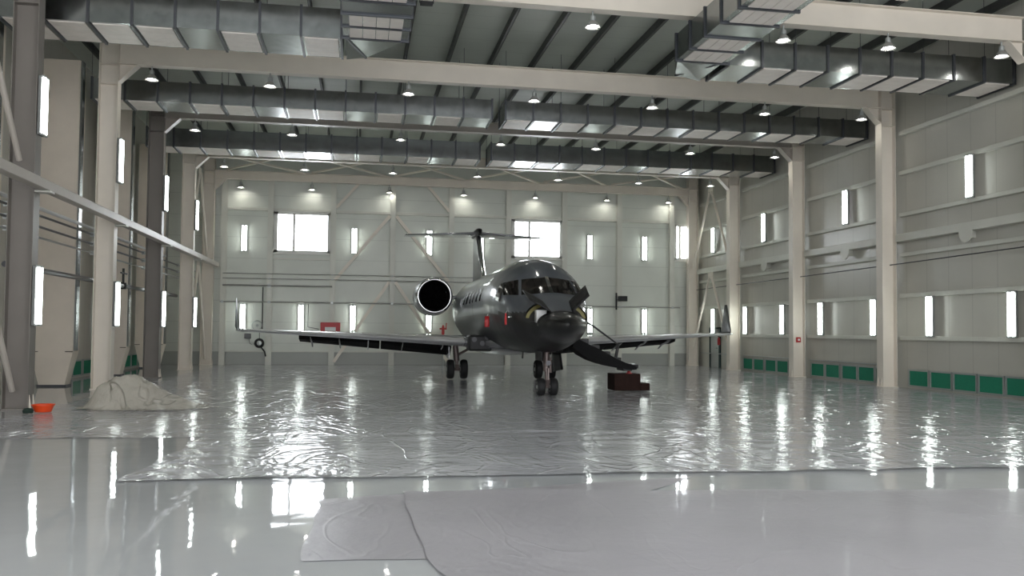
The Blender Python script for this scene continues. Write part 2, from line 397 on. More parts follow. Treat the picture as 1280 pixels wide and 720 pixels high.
# left row: square rail and pipes
r = empty('side_rail', (-6.45, 13, 4.63), 'white box-section rail running past the left columns above head height', 'rail')
MB().box(-.12, .12, 0, 28.8, -.1, .1, .012).build('rail_body', 'steelm', r)
for y in FRY: MB().box(-.15, .15, y-13-.14, y-13+.14, -.15, -.11).build('bracket', 'steelg', r)
def pipe(pts, r_, m_, label, cat='pipe', name='pipe_run', clips=None):
    p0 = Vector(pts[0]); o = empty(name, p0, label, cat)
    MB().tube([Vector(p)-p0 for p in pts], r_, 8).build('pipe', m_, o, smooth=True)
    for c in (clips or []):
        c = Vector(c)-p0; MB().box(c.x-r_*1.8, c.x+r_*1.8, c.y-.03, c.y+.03, c.z-r_*2, c.z+r_*2).build('clip', 'alu', o)
    return o
for z, rr, mm, lb in ((4.26, .03, 'dpipe', 'upper thin dark pipe strung along the left columns below the box rail'), (4.0, .03, 'dpipe', 'middle thin dark pipe strung along the left columns'),
                  (3.75, .028, 'pipe', 'lowest thin bright pipe strung along the left columns')):
    pipe([(-7.25, 13, z), (-7.25, 41.6, z)], rr, mm, lb, clips=[(-7.25, y+.2, z) for y in FRY])
TP = pipe([(-7.25, 19.6, 3.0), (-7.25, 37, 3.0)], .065, 'dpipe', 'thick dark pipe at lamp height between the left columns')
pipe([(-7.72, 19.6, 4.6), (-7.72, 37, 4.6)], .05, 'white', 'white pipe behind the box rail, passing the beige vertical ducts')
# valve standing on the thick pipe
v = MB(); v.tube([(0, 9.3, .05), (0, 9.3, .55)], .035, 8).tube([(0, 9.0, .4), (0, 9.7, .4)], .025, 8).lathe([(.09, -.1), (.11, 0), (.09, .1)], (0, 9.3, 0), 'z', 12)
v.build('shut_off_valve', 'black', TP, smooth=True)

# cable along the right wall
pipe([(16.9, 19.6, 3.98), (16.92, 25.1, 3.93), (16.95, 31, 3.9), (16.95, 36.8, 3.88), (16.95, 41.7, 3.86)], .018, 'dpipe', 'thin dark cable strung along the right wall below the thick girt', 'cable', 'cable_run')
# pipes on the back wall
for z, rr, lb, x0, x1 in ((4.28, .018, 'highest of the thin pipes across the back wall', -6.2, 7.4), (4.05, .018, 'thin pipe across the back wall just under the highest one', -6.2, 7.4),
                  (3.72, .04, 'thicker grey pipe on the back wall left of the diagonal braces', -6.2, -1.2), (2.95, .03, 'long grey pipe across the back wall just above the lower lamps', -6.3, 16.2)):
    pipe([(x0, YB-.3, z), (x1, YB-.3, z)], rr, 'pipe', lb, clips=[(x, YB-.3, z) for x in BC if x0 < x < x1])
pipe([(-4.4, YB-.12, 3.66), (-4.4, YB-.12, 1.65)], .025, 'dpipe', 'thin dark vertical pipe beside the back wall post behind the left wing tip')
pipe([(-2.3, YB-.26, 2.88), (-2.3, YB-.26, 1.8), (-1.78, YB-.3, 1.7)], .018, 'dpipe', 'bent cable dropping from the pipe to the red hose box')

# ------------------------------------------------------------------ fluorescent fixtures
def tube_fixture(loc, label, rz, grp):
    o = empty('tube_light', loc, label, 'wall lamp', grp, rz)
    # built facing -y, vertical, 1.26 m
    b = MB(); b.box(-.15, .15, 0, .06, -.62, .62, .012); b.build('housing', 'lamp_housing', o)
    for z in (-.605, .605): MB().box(-.15, .15, -.055, 0, z-.022, z+.022, .006).build('end_cap', 'alu', o)
    for x in (-.075, .075): MB().tube([(x, -.035, -.585), (x, -.035, .585)], .034, 10).build('fluorescent_tube', 'tube', o, smooth=True)
    note(o); return o
TB = None
def add_tube(loc, label, rz, grp):
    global TB
    if TB is None: TB = tube_fixture(loc, label, rz, grp)
    else:
        r = dup(TB, loc, label, rz); r['group'] = grp
for i, y in enumerate((20.24, 23.59, 26.49, 29.85, 32.83, 36.24, 39.77)):
    add_tube((XR-.225, y, 2.25), 'lit twin-tube lamp in the lower row on the right wall, %s from the right edge' % ORD[i], -PI/2, 'right wall lower lamps')
for i, y in enumerate((21.79, 28.14, 34.44, 39.77)):
    add_tube((XR-.225, y, 6.19), 'lit twin-tube lamp in the upper row on the right wall, %s from the right edge' % ORD[i], -PI/2, 'right wall upper lamps')
for i, x in enumerate((-5.3, -2.64, -.22, 3.42, 5.97, 11.52, 14.38)):
    lb = 'lit twin-tube lamp in the lower row on the back wall, %s from the left' % ORD[i]
    add_tube((x, YB-.07, 2.24), lb, 0, 'back wall lower lamps')
for i, x in enumerate((-5.3, -.2, 3.41, 5.95, 11.5, 14.38)):
    add_tube((x, YB-.07, 5.95), 'lit twin-tube lamp in the upper row on the back wall, %s from the left' % ORD[i], 0, 'back wall upper lamps')
for i, y in enumerate(FRY[:4]):
    n = ['nearest', 'second', 'third', 'fourth'][i]
    add_tube((-6.53, y+.0, 6.3), 'lit twin-tube lamp high on the %s left column' % n, PI/2, 'left column upper lamps')
    add_tube((-6.53, y+.0, 2.34), 'lit twin-tube lamp at lower height on the %s left column' % n, PI/2, 'left column lower lamps')

# ------------------------------------------------------------------ high-bay lamps
HB = None
def highbay(loc, label, lit=True):
    global HB
    if HB is None:
        o = empty('high_bay_lamp', loc, label, 'ceiling lamp', 'high bay lamps under the roof beams')
        MB().tube([(0, 0, .16), (0, 0, .34)], .02, 8).build('stem', 'alu', o)
        MB().lathe([(.05, .18), (.07, .16), (.07, .06), (.05, .05)], n=14).build('gear_housing', 'alu', o, smooth=True)
        MB().lathe([(.05, .06), (.09, .03), (.16, -.05), (.185, -.1), (.175, -.1), (.15, -.05), (.08, .02), (.04, .045)], n=20, caps=False).build('reflector', 'reflector', o, smooth='all')
        MB().lathe([(.03, .03), (.08, -.01), (.11, -.06), (.07, -.085), (.01, -.095)], n=14).build('bulb', 'bulb', o, smooth='all')
        note(o); HB = o
    else: dup(HB, loc, label)
rowx = [([5.26, 10.01, 12.79, 15.95], 'nearest'), ([-5.76, -2.56, 1.38, 5.15, 8.87, 12.6, 15.95], 'second'), ([-5.62, -2.37, 1.44, 5.09, 8.7, 12.43, 15.88], 'third'),
        ([-5.5, -2.26, 1.39, 5.03, 8.61, 12.29, 15.7], 'fourth'), ([-5.45, -2.21, 1.43, 5.02, 8.6, 12.25, 15.5], 'rearmost')]
for i, (xs_, nm) in enumerate(rowx):
    for k, x in enumerate(xs_):
        highbay((x, FRY[i] if i else 19.2, BZ[i][0]-.29), 'small lit bell lamp under the %s roof beam, %s from the left' % (nm, ORD[k]))
fl = empty('floodlight', (1.4, 18.95, 8.95), 'small black unlit floodlight hanging at the top edge right of the middle duct', 'floodlight')
MB().box(-.14, .14, -.05, .09, -.07, 0, .01).build('lamp_head', 'black', fl)
MB().tube([(-.15, 0, -.03), (-.15, 0, .2), (.15, 0, .2), (.15, 0, -.03)], .012, 6).build('yoke', 'black', fl)

# ------------------------------------------------------------------ air ducts
def duct_x(x0, x1, y0, y1, z0, z1, sec, metal, label, name='air_duct'):
    cx, cy = (x0+x1)/2, (y0+y1)/2
    o = empty(name, (cx, cy, z0), label, 'air duct', 'galvanised duct rows')
    W, D, H = (x1-x0)/2, (y1-y0)/2, z1-z0
    MB().box(-W, W, -D, D, 0, H).build('duct_body', 'galv', o)
    n = max(1, round((x1-x0)/sec)); s = (x1-x0)/n
    for k in range(n+1):
        x = -W+k*s; f = MB(); t = .028; e = .035
        f.box(x-t, x+t, -D-e, -D+.002, -e, H+e).box(x-t, x+t, D-.002, D+e, -e, H+e).box(x-t, x+t, -D, D, -e, .002).box(x-t, x+t, -D, D, H-.002, H+e)
        f.build('flange', 'galvd', o)
        if k % 2 == 0:
            for yy in (-D-.015, D+.015): MB().tube([(x, yy, 0), (x, yy, ZR-z0)], .008, 5).build('hanger_rod', 'galvd', o)
        if k < n and k not in metal:
            a, b = x+t+.05, x+s-t-.05; p = MB()
            q = (2*D-.16)/4
            for j in range(4): p.box(a, b, -D+.08+j*q, -D+.08+(j+1)*q-.012, -.02, .002, .004)
            p.build('bottom_panel', 'duct_panel', o)
    return o
def duct_y(x0, x1, y0, y1, z0, z1, sec, metal, label):
    cx = (x0+x1)/2
    o = empty('air_duct', (cx, y0, z0), label, 'air duct', 'ducts running towards the camera')
    W, L, H = (x1-x0)/2, y1-y0, z1-z0
    MB().box(-W, W, 0, L, 0, H).build('duct_body', 'galv', o)
    n = max(1, round(L/sec)); s = L/n
    for k in range(n+1):
        y = k*s; t = .028; e = .035; f = MB()
        f.box(-W-e, -W+.002, y-t, y+t, -e, H+e).box(W-.002, W+e, y-t, y+t, -e, H+e).box(-W, W, y-t, y+t, -e, .002).box(-W, W, y-t, y+t, H-.002, H+e)
        f.build('flange', 'galvd', o)
        if k < n and k not in metal:
            p = MB(); q = (2*W-.3)/4
            for j in range(4): p.box(-W+.15+j*q, -W+.15+(j+1)*q-.012, y+t+.05, y+s-t-.05, -.02, .002, .004)
            p.build('bottom_panel', 'duct_panel', o)
    return o
duct_x(-7.75, -.46, 20.13, 21.6, 8.4, 9.08, .93, {4, 6}, 'near galvanised duct across the top left, ending above the long beam')
duct_x(9.02, 17.1, 20.13, 21.5, 8.38, 9.02, .91, {0, 3, 7}, 'near galvanised duct across the top right, running to the right wall')
duct_y(-.42, 1.05, 13.8, 20.05, 8.4, 9.08, .82, {5}, 'galvanised duct coming towards the camera at the top, left of centre')
duct_y(7.62, 8.93, 13.8, 20.05, 8.38, 9.02, .9, {4}, 'galvanised duct coming towards the camera at the top, right of centre')
# canvas-like end transitions of the two longitudinal ducts
for xa, xb, lb, sx in ((-.42, 1.05, 'tapered metal end piece behind the middle-left duct', -1), (7.62, 8.93, 'tapered metal end piece behind the right-hand duct', 1)):
    o = empty('duct_end', ((xa+xb)/2, 20.1, 8.37), lb, 'duct end')
    W = (xb-xa)/2-.06
    R0 = [(-W, 0, .05), (W, 0, .05), (W, 0, .7), (-W, 0, .7)]
    if sx > 0: R1 = [(-W*.2, 1.45, .1), (W, 1.55, .03), (W, 1.55, .65), (-W*.2, 1.45, .55)]
    else: R1 = [(-W, 1.6, .03), (-W*.3, 1.6, .1), (-W*.3, 1.6, .6), (-W, 1.6, .65)]
    MB().rings([R0, R1]).build('cone', 'galv', o)
    MB().bar(R0[0] if sx < 0 else R0[1], R1[1] if sx < 0 else R1[0], .05, .05).build('edge_strip', 'galvd', o)
duct_x(-7.75, 4.1, 26.9, 28.15, 8.4, 9.0, .92, {2, 5, 8, 10, 12}, 'left half of the second row of galvanised ducts')
duct_x(4.53, 17.1, 26.9, 28.15, 8.4, 9.0, .925, {1, 3, 6, 9, 12}, 'right half of the second row of galvanised ducts')
duct_x(-7.75, 4.65, 33.6, 34.9, 8.42, 9.1, .95, {3, 6, 9, 11, 13}, 'left half of the third and farthest row of galvanised ducts')
duct_x(5.1, 17.1, 33.6, 34.9, 8.42, 9.1, .96, {1, 3, 6, 9, 11}, 'right half of the third and farthest row of galvanised ducts')
# vertical beige ducts between wall and left columns
def vduct(y, label):
    x0, x1, d = -9.1, -7.98, .55; cx = (x0+x1)/2; W = (x1-x0)/2
    o = empty('vertical_duct', (cx, y+d/2, 0), label, 'air duct', 'beige vertical ducts')
    prof = [(0, .62, .8), (1.0, 1, 1), (8.9, 1, 1), (9.4, 1, 1)]
    R = []
    for z, kx, ky in prof:
        a, b = W*kx, d/2*ky
        R.append([(-a, -b, z), (a, -b, z), (a, b, z), (-a, b, z)])
    R[0] = [(p[0], p[1], .04) for p in R[0]]
    MB().rings(R).build('duct_body', 'duct_white', o)
    MB().box(-W-.0, -W+.2, -d/2-.02, -d/2, .985, 1.005).build('seam_tab', 'brown', o)
    MB().box(W-.2, W, -d/2-.02, -d/2, .985, 1.005).build('seam_tab', 'brown', o)
    MB().box(W+.003, W+.05, -d/2+.05, -d/2+.3, 1.02, 9.4).build('riser', 'galv', o)
    MB().box(-W*.7, W*.7, -d/2*.85, d/2*.85, 0, .05).build('foot', 'galvd', o)
for i, y in enumerate((20.7, 26.6, 32.4, 38.3)):
    vduct(y, ['beige vertical duct at the extreme left edge behind the nearest column', 'wide beige vertical duct tapering to the floor between first and second left columns',
              'beige vertical duct between second and third left columns', 'farthest beige vertical duct, between third and fourth left columns'][i])

# ------------------------------------------------------------------ green filter vents
def vent_geo(o, w_=1.0, z0=.05, z1=.6):
    # built in the y-z plane facing -x, width along y
    MB().box(-.012, .0, -w_/2+.05, w_/2-.05, z0+.05, z1-.05).build('filter_mesh', 'green', o)
    f = MB(); f.box(-.04, 0, -w_/2, w_/2, z0, z0+.05).box(-.04, 0, -w_/2, w_/2, z1-.05, z1).box(-.04, 0, -w_/2, -w_/2+.05, z0, z1).box(-.04, 0, w_/2-.05, w_/2, z0, z1)
    f.build('vent_frame', 'alu', o)
VP = None
def vent(loc, label, rz, grp):
    global VP
    if VP is None:
        VP = empty('filter_vent', loc, label, 'vent', grp, rz); vent_geo(VP); note(VP)
    else:
        r = dup(VP, loc, label, rz); r['group'] = grp
bays = [(19.45, 'nearest bay'), (25.65, 'middle bay'), (31.6, 'farthest bay')]
for ya, bn in bays:
    for k in range(5):
        y = ya+.52+k*1.045+(.06 if k > 2 else 0)
        if bn == 'nearest bay' : y = 24.9-.5-(4-k)*1.045
        vent((XR-.02, y, 0), 'green floor-level filter panel, right wall, %s, %s from near end' % (bn, ORD[k]), 0, 'green vents along the right wall')
for y, n in ((31.2, 'nearer'), (32.3, 'farther')):
    vent((XL+.02, y, 0), 'green filter panel low on the left wall behind the second column, the %s' % n, PI, 'green vents on the left wall')
for y, n in ((37.7, 'nearer'), (38.75, 'middle'), (39.8, 'farther')):
    vent((XL+.02, y, 0), 'green filter panel low on the left wall behind the third column, the %s' % n, PI, 'green vents on the left wall')

# ------------------------------------------------------------------ door in the right wall
d = bpy.data.objects.new('door_1', None); COL.objects.link(d); d.location = (XR, 40.0, 0); stru(d)
f = MB(); f.box(-.08, 0, -.62, -.5, 0, 1.95).box(-.08, 0, .5, .62, 0, 1.95).box(-.08, 0, -.62, .62, 1.87, 1.95); f.build('door_frame', 'teal', d)
MB().box(-.05, 0, -.5, .5, .01, 1.87, .01).build('door_leaf', 'alu', d)
MB().tube([(-.1, -.4, .95), (-.1, -.28, .95)], .015, 6).build('door_handle', 'black', d)
# red items
fe = empty('fire_extinguisher', (16.95, 38.95, 1.1), 'red fire extinguisher on the right wall beside the dark door frame', 'extinguisher')
MB().lathe([(.02, 0), (.07, .02), (.07, .3), (.04, .35), (.03, .38)], n=14).build('cylinder', 'red', fe, smooth=True)
MB().bar((0, -.08, .4), (0, .06, .42), .05, .04).build('valve_handle', 'black', fe)
cp = empty('call_point', (16.83, 31.19, 1.35), 'small red alarm box on the right wall column second from the right edge', 'alarm')
MB().box(-.09, .09, -.06, 0, 0, .2, .01).build('case', 'red', cp); MB().box(-.04, .04, -.075, -.06, .06, .14).build('push_plate', 'white', cp)
hb = empty('hose_cabinet', (-1.25, YB-.46, 1.6), 'red hose box with a pale label on the back wall above the left wing', 'hose cabinet')
MB().box(-.46, .46, -.0, .18, 0, .42, .02).build('case', 'red', hb); MB().box(-.25, .25, -.015, 0, .02, .2).build('label_plate', 'white', hb)
MB().box(-.4, .4, .18, .215, -.1, .5).build('back_plate', 'steelg', hb)
rv = empty('red_valve', (4.1, YB-.35, 1.55), 'small red valve standing on the back wall right of the wing lamp', 'valve')
MB().lathe([(.05, -.1), (.07, .0), (.07, .3), (.03, .4)], n=10).build('valve_body', 'red', rv, smooth=True)
MB().tube([(0, 0, -1.55), (0, 0, -.1)], .04, 8).build('riser_pipe', 'alu', rv, smooth=True)
MB().tube([(-.17, 0, .22), (.17, 0, .22)], .04, 8).build('cross_handle', 'red', rv, smooth=True)
MB().tube([(.14, 0, .2), (.16, 0, .5)], .025, 8).build('outlet', 'red', rv, smooth=True)
hr = empty('hose_reel', (-4.5, YB-.3, 1.02), 'black hose reel hanging on the back wall below the left wing tip', 'hose reel')
MB().lathe([(.12, -.06), (.2, -.06), (.23, 0), (.2, .06), (.12, .06), (.12, -.06)], axis='y', n=20, caps=False).build('coil', 'rubber', hr, smooth=True)
MB().lathe([(.03, -.08), (.1, -.07), (.1, .1), (.03, .1)], axis='y', n=12).build('drum', 'alu', hr)
MB().tube([(.1, 0, -.2), (.25, 0, -.4), (.3, 0, -.62)], .035, 8).build('nozzle', 'black', hr)
MB().tube([(0, 0, .1), (0, 0, .5)], .015, 6).build('hook_rod', 'black', hr)
fan = empty('wall_fan', (-4.62, YB-.24, 1.85), 'round grey wall fan above the hose reel on the back wall', 'fan')
MB().lathe([(.2, -.03), (.24, 0), (.22, .03), (.2, -.03)], axis='y', n=20, caps=False).build('ring', 'alu', fan, smooth=True)
q = MB()
for k in range(8):
    t = PI*k/8; q.bar((-.21*math.cos(t), -.02, -.21*math.sin(t)), (.21*math.cos(t), -.02, .21*math.sin(t)), .012)
q.lathe([(.02, -.05), (.06, -.03), (.06, .2)], axis='y', n=12); q.build('grille', 'alu', fan)
jb = empty('junction_box', (-5.05, YB-.2, 1.35), 'small dark junction box on the back wall under the left wing tip', 'box')
MB().box(-.14, .14, -.0, .19, -.12, .12, .01).build('case', 'dpipe', jb); MB().tube([(.05, .1, -.1), (.1, .1, -.35), (.2, .1, -.4)], .01, 6).build('cable', 'black', jb)
sp = empty('wall_speaker', (13.1, YB-.5, 3.35), 'small dark box bracketed to the back wall right of the fuselage', 'speaker')
MB().box(-.2, .2, -.15, .15, -.12, .14, .01).build('case', 'black', sp); MB().bar((0, .15, 0), (0, .3, 0), .04).build('bracket', 'black', sp)
MB().tube([(-.3, .1, .3), (-.3, .1, -.55)], .045, 8).build('rod', 'black', sp); MB().bar((-.3, .1, -.05), (-.2, .1, -.05), .03).build('arm', 'black', sp)

# ------------------------------------------------------------------ floor coverings
def sheet(poly, z, name, mt, label, n=70, amp=.008, edge_roll=.012):
    """polythene sheet: fan-free grid clipped to a quad-like outline given as 4 corner curves"""
    (A, B, C, D) = poly  # near-left, near-right, far-right, far-left
    G = []; ny = int(n*.7)
    for j in range(ny+1):
        v = j/ny; row = []
        for i in range(n+1):
            u = i/n
            p = Vector(A)*(1-u)*(1-v)+Vector(B)*u*(1-v)+Vector(C)*u*v+Vector(D)*(1-u)*v
            e = min(u, 1-u, v, 1-v); nz = noise.noise(Vector((p.x*.9, p.y*.9, z*90)))
            h = abs(noise.noise(Vector((p.x*.5+7, p.y*1.6, 3))))
            if e < .002: p = p+Vector((noise.noise(Vector((p.x*1.3, p.y*1.3, 0))), noise.noise(Vector((p.x*1.1+5, p.y*1.1, 5)))))*.09
            row.append((p.x, p.y, z+amp*(1+nz)*(.25+h)+(edge_roll*(1-min(1, e*25))*h)))
        G.append(row)
    o = MB().grid(G).build(name, mt, smooth='all'); tag(o, label, 'plastic sheet'); return o
sheet([(-6.3, 14.3), (12.5, 11.5), (16.9, 19.0), (-5.9, 41.2)] if False else [(-6.4, 14.3), (16.9, 13.6), (16.95, 41.6), (-6.2, 41.6)], .004, 'polythene_sheet', 'film', 'huge crinkled clear plastic sheet spread on the floor under the jet', n=150, amp=.010)
sheet([(-2.54, 10.15), (9.3, 9.75), (13.2, 14.2), (-2.3, 14.4)], .022, 'polythene_sheet', 'film', 'middle strip of crinkled plastic sheet with its corner pointing to the bare floor at left', n=110, amp=.012)
sheet([(-.37, 6.6), (.72, 6.52), (3.9, 9.7), (-.34, 8.9)], .004, 'polythene_sheet', 'film2', 'left corner piece of the milky plastic sheet in the foreground', n=50, amp=.006)
sheet([(.72, 3.2), (9.5, 3.0), (11.5, 8.0), (.45, 9.15)], .016, 'polythene_sheet', 'film2', 'large milky plastic sheet across the right foreground', n=110, amp=.008)

# crumpled heap
G = []
n = 54
for j in range(n+1):
    row = []
    for i in range(n+1):
        a, b = i/n*2-1, j/n*2-1
        x, y = a*1.35, b*.85
        rr = math.hypot(a, b)
        h = .66*math.exp(-(abs(a+.36)**3/.10+abs(b+.02)**3/.3))+.34*math.exp(-((a-.25)**2/.22+b*b/.3))
        crease = abs(noise.noise(Vector((x*2.2, y*2.2, 1))))*.22+abs(noise.noise(Vector((x*4, y*4, 4))))*.09
        k = max(0, 1-rr*rr); h = h*(.75+crease*1.6)*min(1, k*2.2)+.03*crease*k+.006
        th = math.atan2(b, a); q = 1+.3*noise.noise(Vector((math.cos(th)*3, math.sin(th)*3, 9)))
        if rr > 1: x, y = x/rr*q, y/rr*q
        row.append((x*(1+.05*crease), y, h))
    G.append(row)
hp = MB().grid(G).build('polythene_heap', 'film3', smooth='all'); hp.location = (-4.35, 19.5, .02)
tag(hp, 'crumpled heap of translucent white plastic film on the floor in front of the left columns', 'plastic heap')

# orange basin
ba = empty('plastic_basin', (-6.08, 18.55, .02), 'orange plastic basin on the floor beside the nearest left column', 'basin')
MB().lathe([(.13, .0), (.15, .005), (.2, .13), (.215, .135), (.215, .15), (.19, .145), (.14, .02), (.02, .02)], n=24).build('bowl', 'orange', ba, smooth=True)
MB().lathe([(.02, .02), (.12, .03), (.14, .08), (.02, .1)], n=14).build('contents', 'dgreen', ba, smooth=True)
rg = MB(); rg.lathe([(.02, 0), (.09, .0), (.1, .05), (.07, .09), (.02, .1)], n=14)
rg = rg.build('cleaning_rag', 'dgreen', smooth=True); rg.location = (-6.27, 18.3, .02); tag(rg, 'small dark green rag bundle lying left of the orange basin', 'rag')

# brown steps
st = empty('boarding_step', (7.77, 24.25, .02), 'dark brown two-step block on the floor under the airstair end', 'step')
MB().box(-.53, .25, -.35, .35, 0, .48, .012).build('upper_step', 'brown', st)
MB().box(.255, .53, -.35, .35, 0, .21, .012).build('lower_step', 'brown', st)

# ------------------------------------------------------------------ the jet
JY = 22.2
jet = empty('business_jet', (4.9, JY, .02), 'dark grey twin-engine T-tail business jet with open nose hatches', 'aeroplane', rz=-.01)
# stations: y(local), z centre, half width, top, bottom
ST = [(-2.62, 1.83, .02, 1.85, 1.81), (-2.55, 1.83, .17, 1.97, 1.68), (-2.35, 1.83, .34, 2.04, 1.55), (-2.1, 1.82, .47, 2.09, 1.46), (-1.8, 1.83, .59, 2.14, 1.38),
      (-1.4, 1.9, .71, 2.3, 1.30), (-1.0, 1.98, .81, 2.47, 1.24), (-.6, 2.05, .92, 2.62, 1.19), (-.2, 2.15, 1.03, 2.84, 1.14), (.2, 2.24, 1.12, 3.12, 1.11), (.6, 2.31, 1.20, 3.37, 1.09),
      (1.1, 2.36, 1.27, 3.57, 1.07), (1.7, 2.39, 1.32, 3.69, 1.06), (2.5, 2.40, 1.345, 3.745, 1.055), (11.2, 2.40, 1.345, 3.745, 1.055),
      (12.5, 2.48, 1.28, 3.74, 1.22), (14.0, 2.68, 1.02, 3.70, 1.66), (15.2, 2.86, .72, 3.62, 2.1), (16.2, 2.98, .42, 3.42, 2.52), (16.8, 3.02, .14, 3.16, 2.86)]
def station(y):
    if y <= ST[0][0]: return ST[0][1:]
    for a, b in zip(ST, ST[1:]):
        if y <= b[0]:
            t = (y-a[0])/(b[0]-a[0])
            return tuple(a[k]+(b[k]-a[k])*t for k in range(1, 5))
    return ST[-1][1:]
def surf(y, th, off=0):
    """th measured from the top, positive to +x"""
    zc, rx, zt, zb = station(y)
    c, s_ = math.cos(th), math.sin(th)
    rz = (zt-zc) if c >= 0 else (zc-zb)
    return Vector((s_*(rx+off), y, zc+c*(rz+off)))
def front_y(x, z):
    """first y at which the cross-section reaches (x, z)"""
    y = -2.6
    while y < 6:
        zc, rx, zt, zb = station(y); rz = (zt-zc) if z >= zc else (zc-zb)
        if (x/rx)**2+((z-zc)/rz)**2 <= 1: return y
        y += .01
    return 3
NT = 72
ys = [-2.62, -2.6, -2.55, -2.45, -2.35, -2.2, -2.1, -1.95, -1.8]+[-1.7+.1*k for k in range(45)]+[3+.5*k for k in range(17)]+[11.2+.28*k for k in range(21)]
ys = sorted(set([round(v_, 3) for v_ in ys if v_ <= 16.8]+[16.8]))
def in_bay(y, th):
    a = abs(th); return -1.7 <= y < -1.0 and math.radians(24) < a < math.radians(86)
def fus(bay_skip, name, mts, lo, hi, parent):
    m_ = MB(); V = {}
    def gv(i, k):
        k %= NT
        if (i, k) not in V: V[(i, k)] = m_.bm.verts.new(surf(ys[i], 2*PI*k/NT))
        return V[(i, k)]
    for i in range(len(ys)-1):
        if ys[i] < lo-1e-6 or ys[i+1] > hi+1e-6: continue
        for k in range(NT):
            th = 2*PI*(k+.5)/NT; th = th-2*PI if th > PI else th
            if bay_skip and in_bay(ys[i], th): continue
            f_ = m_.bm.faces.new((gv(i, k), gv(i, k+1), gv(i+1, k+1), gv(i+1, k)))
            zz = sum(v_.co.z for v_ in f_.verts)/4
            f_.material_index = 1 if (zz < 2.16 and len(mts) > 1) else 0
    o_ = m_.build(name, mts, parent, smooth='all'); return o_
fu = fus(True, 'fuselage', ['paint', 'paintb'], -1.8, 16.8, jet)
fus(False, 'radome', ['radome'], -2.62, -1.8, jet)
def patch(corn_fn, nu, nv, name, mt, off, parent, th=.012):
    G_ = [[corn_fn(i/nu, j/nv) for i in range(nu+1)] for j in range(nv+1)]
    return MB().grid(G_).build(name, mt, parent, smooth='all')
def front_patch(A, B, C, D, name, mt, off=.012, parent=None, nu=14, nv=8):
    def f_(u, v_):
        x = A[0]*(1-u)*(1-v_)+B[0]*u*(1-v_)+C[0]*u*v_+D[0]*(1-u)*v_
        z = A[1]*(1-u)*(1-v_)+B[1]*u*(1-v_)+C[1]*u*v_+D[1]*(1-u)*v_
        y = front_y(x, z); zc, rx, zt, zb = station(y)
        nrm = Vector((x/rx**2, -.55, (z-zc)/(zt-zc)**2)).normalized()
        return Vector((x, y, z))+nrm*off
    return patch(f_, nu, nv, name, mt, off, parent)
for s in (-1, 1):
    front_patch((s*.05, 2.66), (s*.74, 2.60), (s*.64, 3.03), (s*.05, 3.09), 'windshield', 'windowg', parent=jet)
    front_patch((s*.80, 2.60), (s*1.10, 2.62), (s*1.04, 2.97), (s*.71, 3.03), 'windshield', 'windowg', parent=jet, nu=10)
front_patch((-.045, 2.64), (.045, 2.64), (.045, 3.1), (-.045, 3.1), 'centre_post', 'chrome', off=.022, parent=jet, nu=3)
# side windows following the surface
for s in (-1, 1):
    patch(lambda u, v_: surf(.55+.42*u, s*(math.radians(58)+math.radians(24)*v_), .008), 6, 6, 'side_window', 'windowg', 0, jet)
    for k in range(6):
        y0 = 3.4+.86*k
        patch(lambda u, v_: surf(y0+.3*u, s*(math.radians(66)+math.radians(17)*v_), .008), 4, 6, 'cabin_window', 'windowg', 0, jet)
patch(lambda u, v_: surf(4.9+.12*u, -(math.radians(62)+math.radians(46)*v_), .03), 2, 12, 'black_band', 'black', 0, jet)  # narrow black band on the fuselage side, part not identified
patch(lambda u, v_: surf(1.5+.75*u, math.radians(40)+math.radians(75)*v_, .01), 6, 14, 'doorway_dark_patch', 'black', 0, jet)  # flat black patch on the skin paints the dark inside the open door
# nose bay: bulkhead ring, dark bulkhead, shelf, white box, doors
yb_ = -1.0
for s in (-1, 1):
    ring = MB()
    pts = [surf(yb_-.02, s*math.radians(24+62*k/12), -.03) for k in range(13)]
    pin = [surf(yb_-.02, s*math.radians(24+62*k/12), -.12) for k in range(13)]
    ring.grid([pts, pin])
    ring.grid([[p+Vector((0, -.05, 0)) for p in pts], pts])
    ring.build('bulkhead_ring', 'primer', jet)
MB().grid([[surf(yb_+.0, 2*PI*k/32, -.04) for k in range(33)], [Vector((0, yb_, 2.0)) for k in range(33)]]).build('bulkhead', 'baydark', jet)
MB().box(-.62, .62, -1.78, -1.02, 1.8, 1.86).build('bay_shelf', 'baydark', jet)
for x0, x1, z1, mm in ((-.56, -.3, 2.2, 'white'), (.28, .5, 2.05, 'baydark'), (-.2, .2, 2.15, 'baydark')):
    MB().box(x0, x1, -1.6 if mm != 'white' else -1.35, -1.1, 1.86, z1, .01).build('avionics_box', mm, jet)
for s in (-1, 1):
    A0, A1 = surf(-1.7, s*math.radians(24)), surf(-1.0, s*math.radians(24))
    up_ = Vector((.43, .02, .42)) if s > 0 else Vector((-.52, .02, .29)); n_ = Vector((-s*.02, 0, .02))
    G_ = [[A0.lerp(A1, j/4)+up_*(k/6)+Vector((0, 0, .012*math.sin(PI*k/6))) for k in range(7)] for j in range(5)]
    nh = MB().grid(G_).build('nose_hatch', 'black', jet, smooth='all', solid=.03)
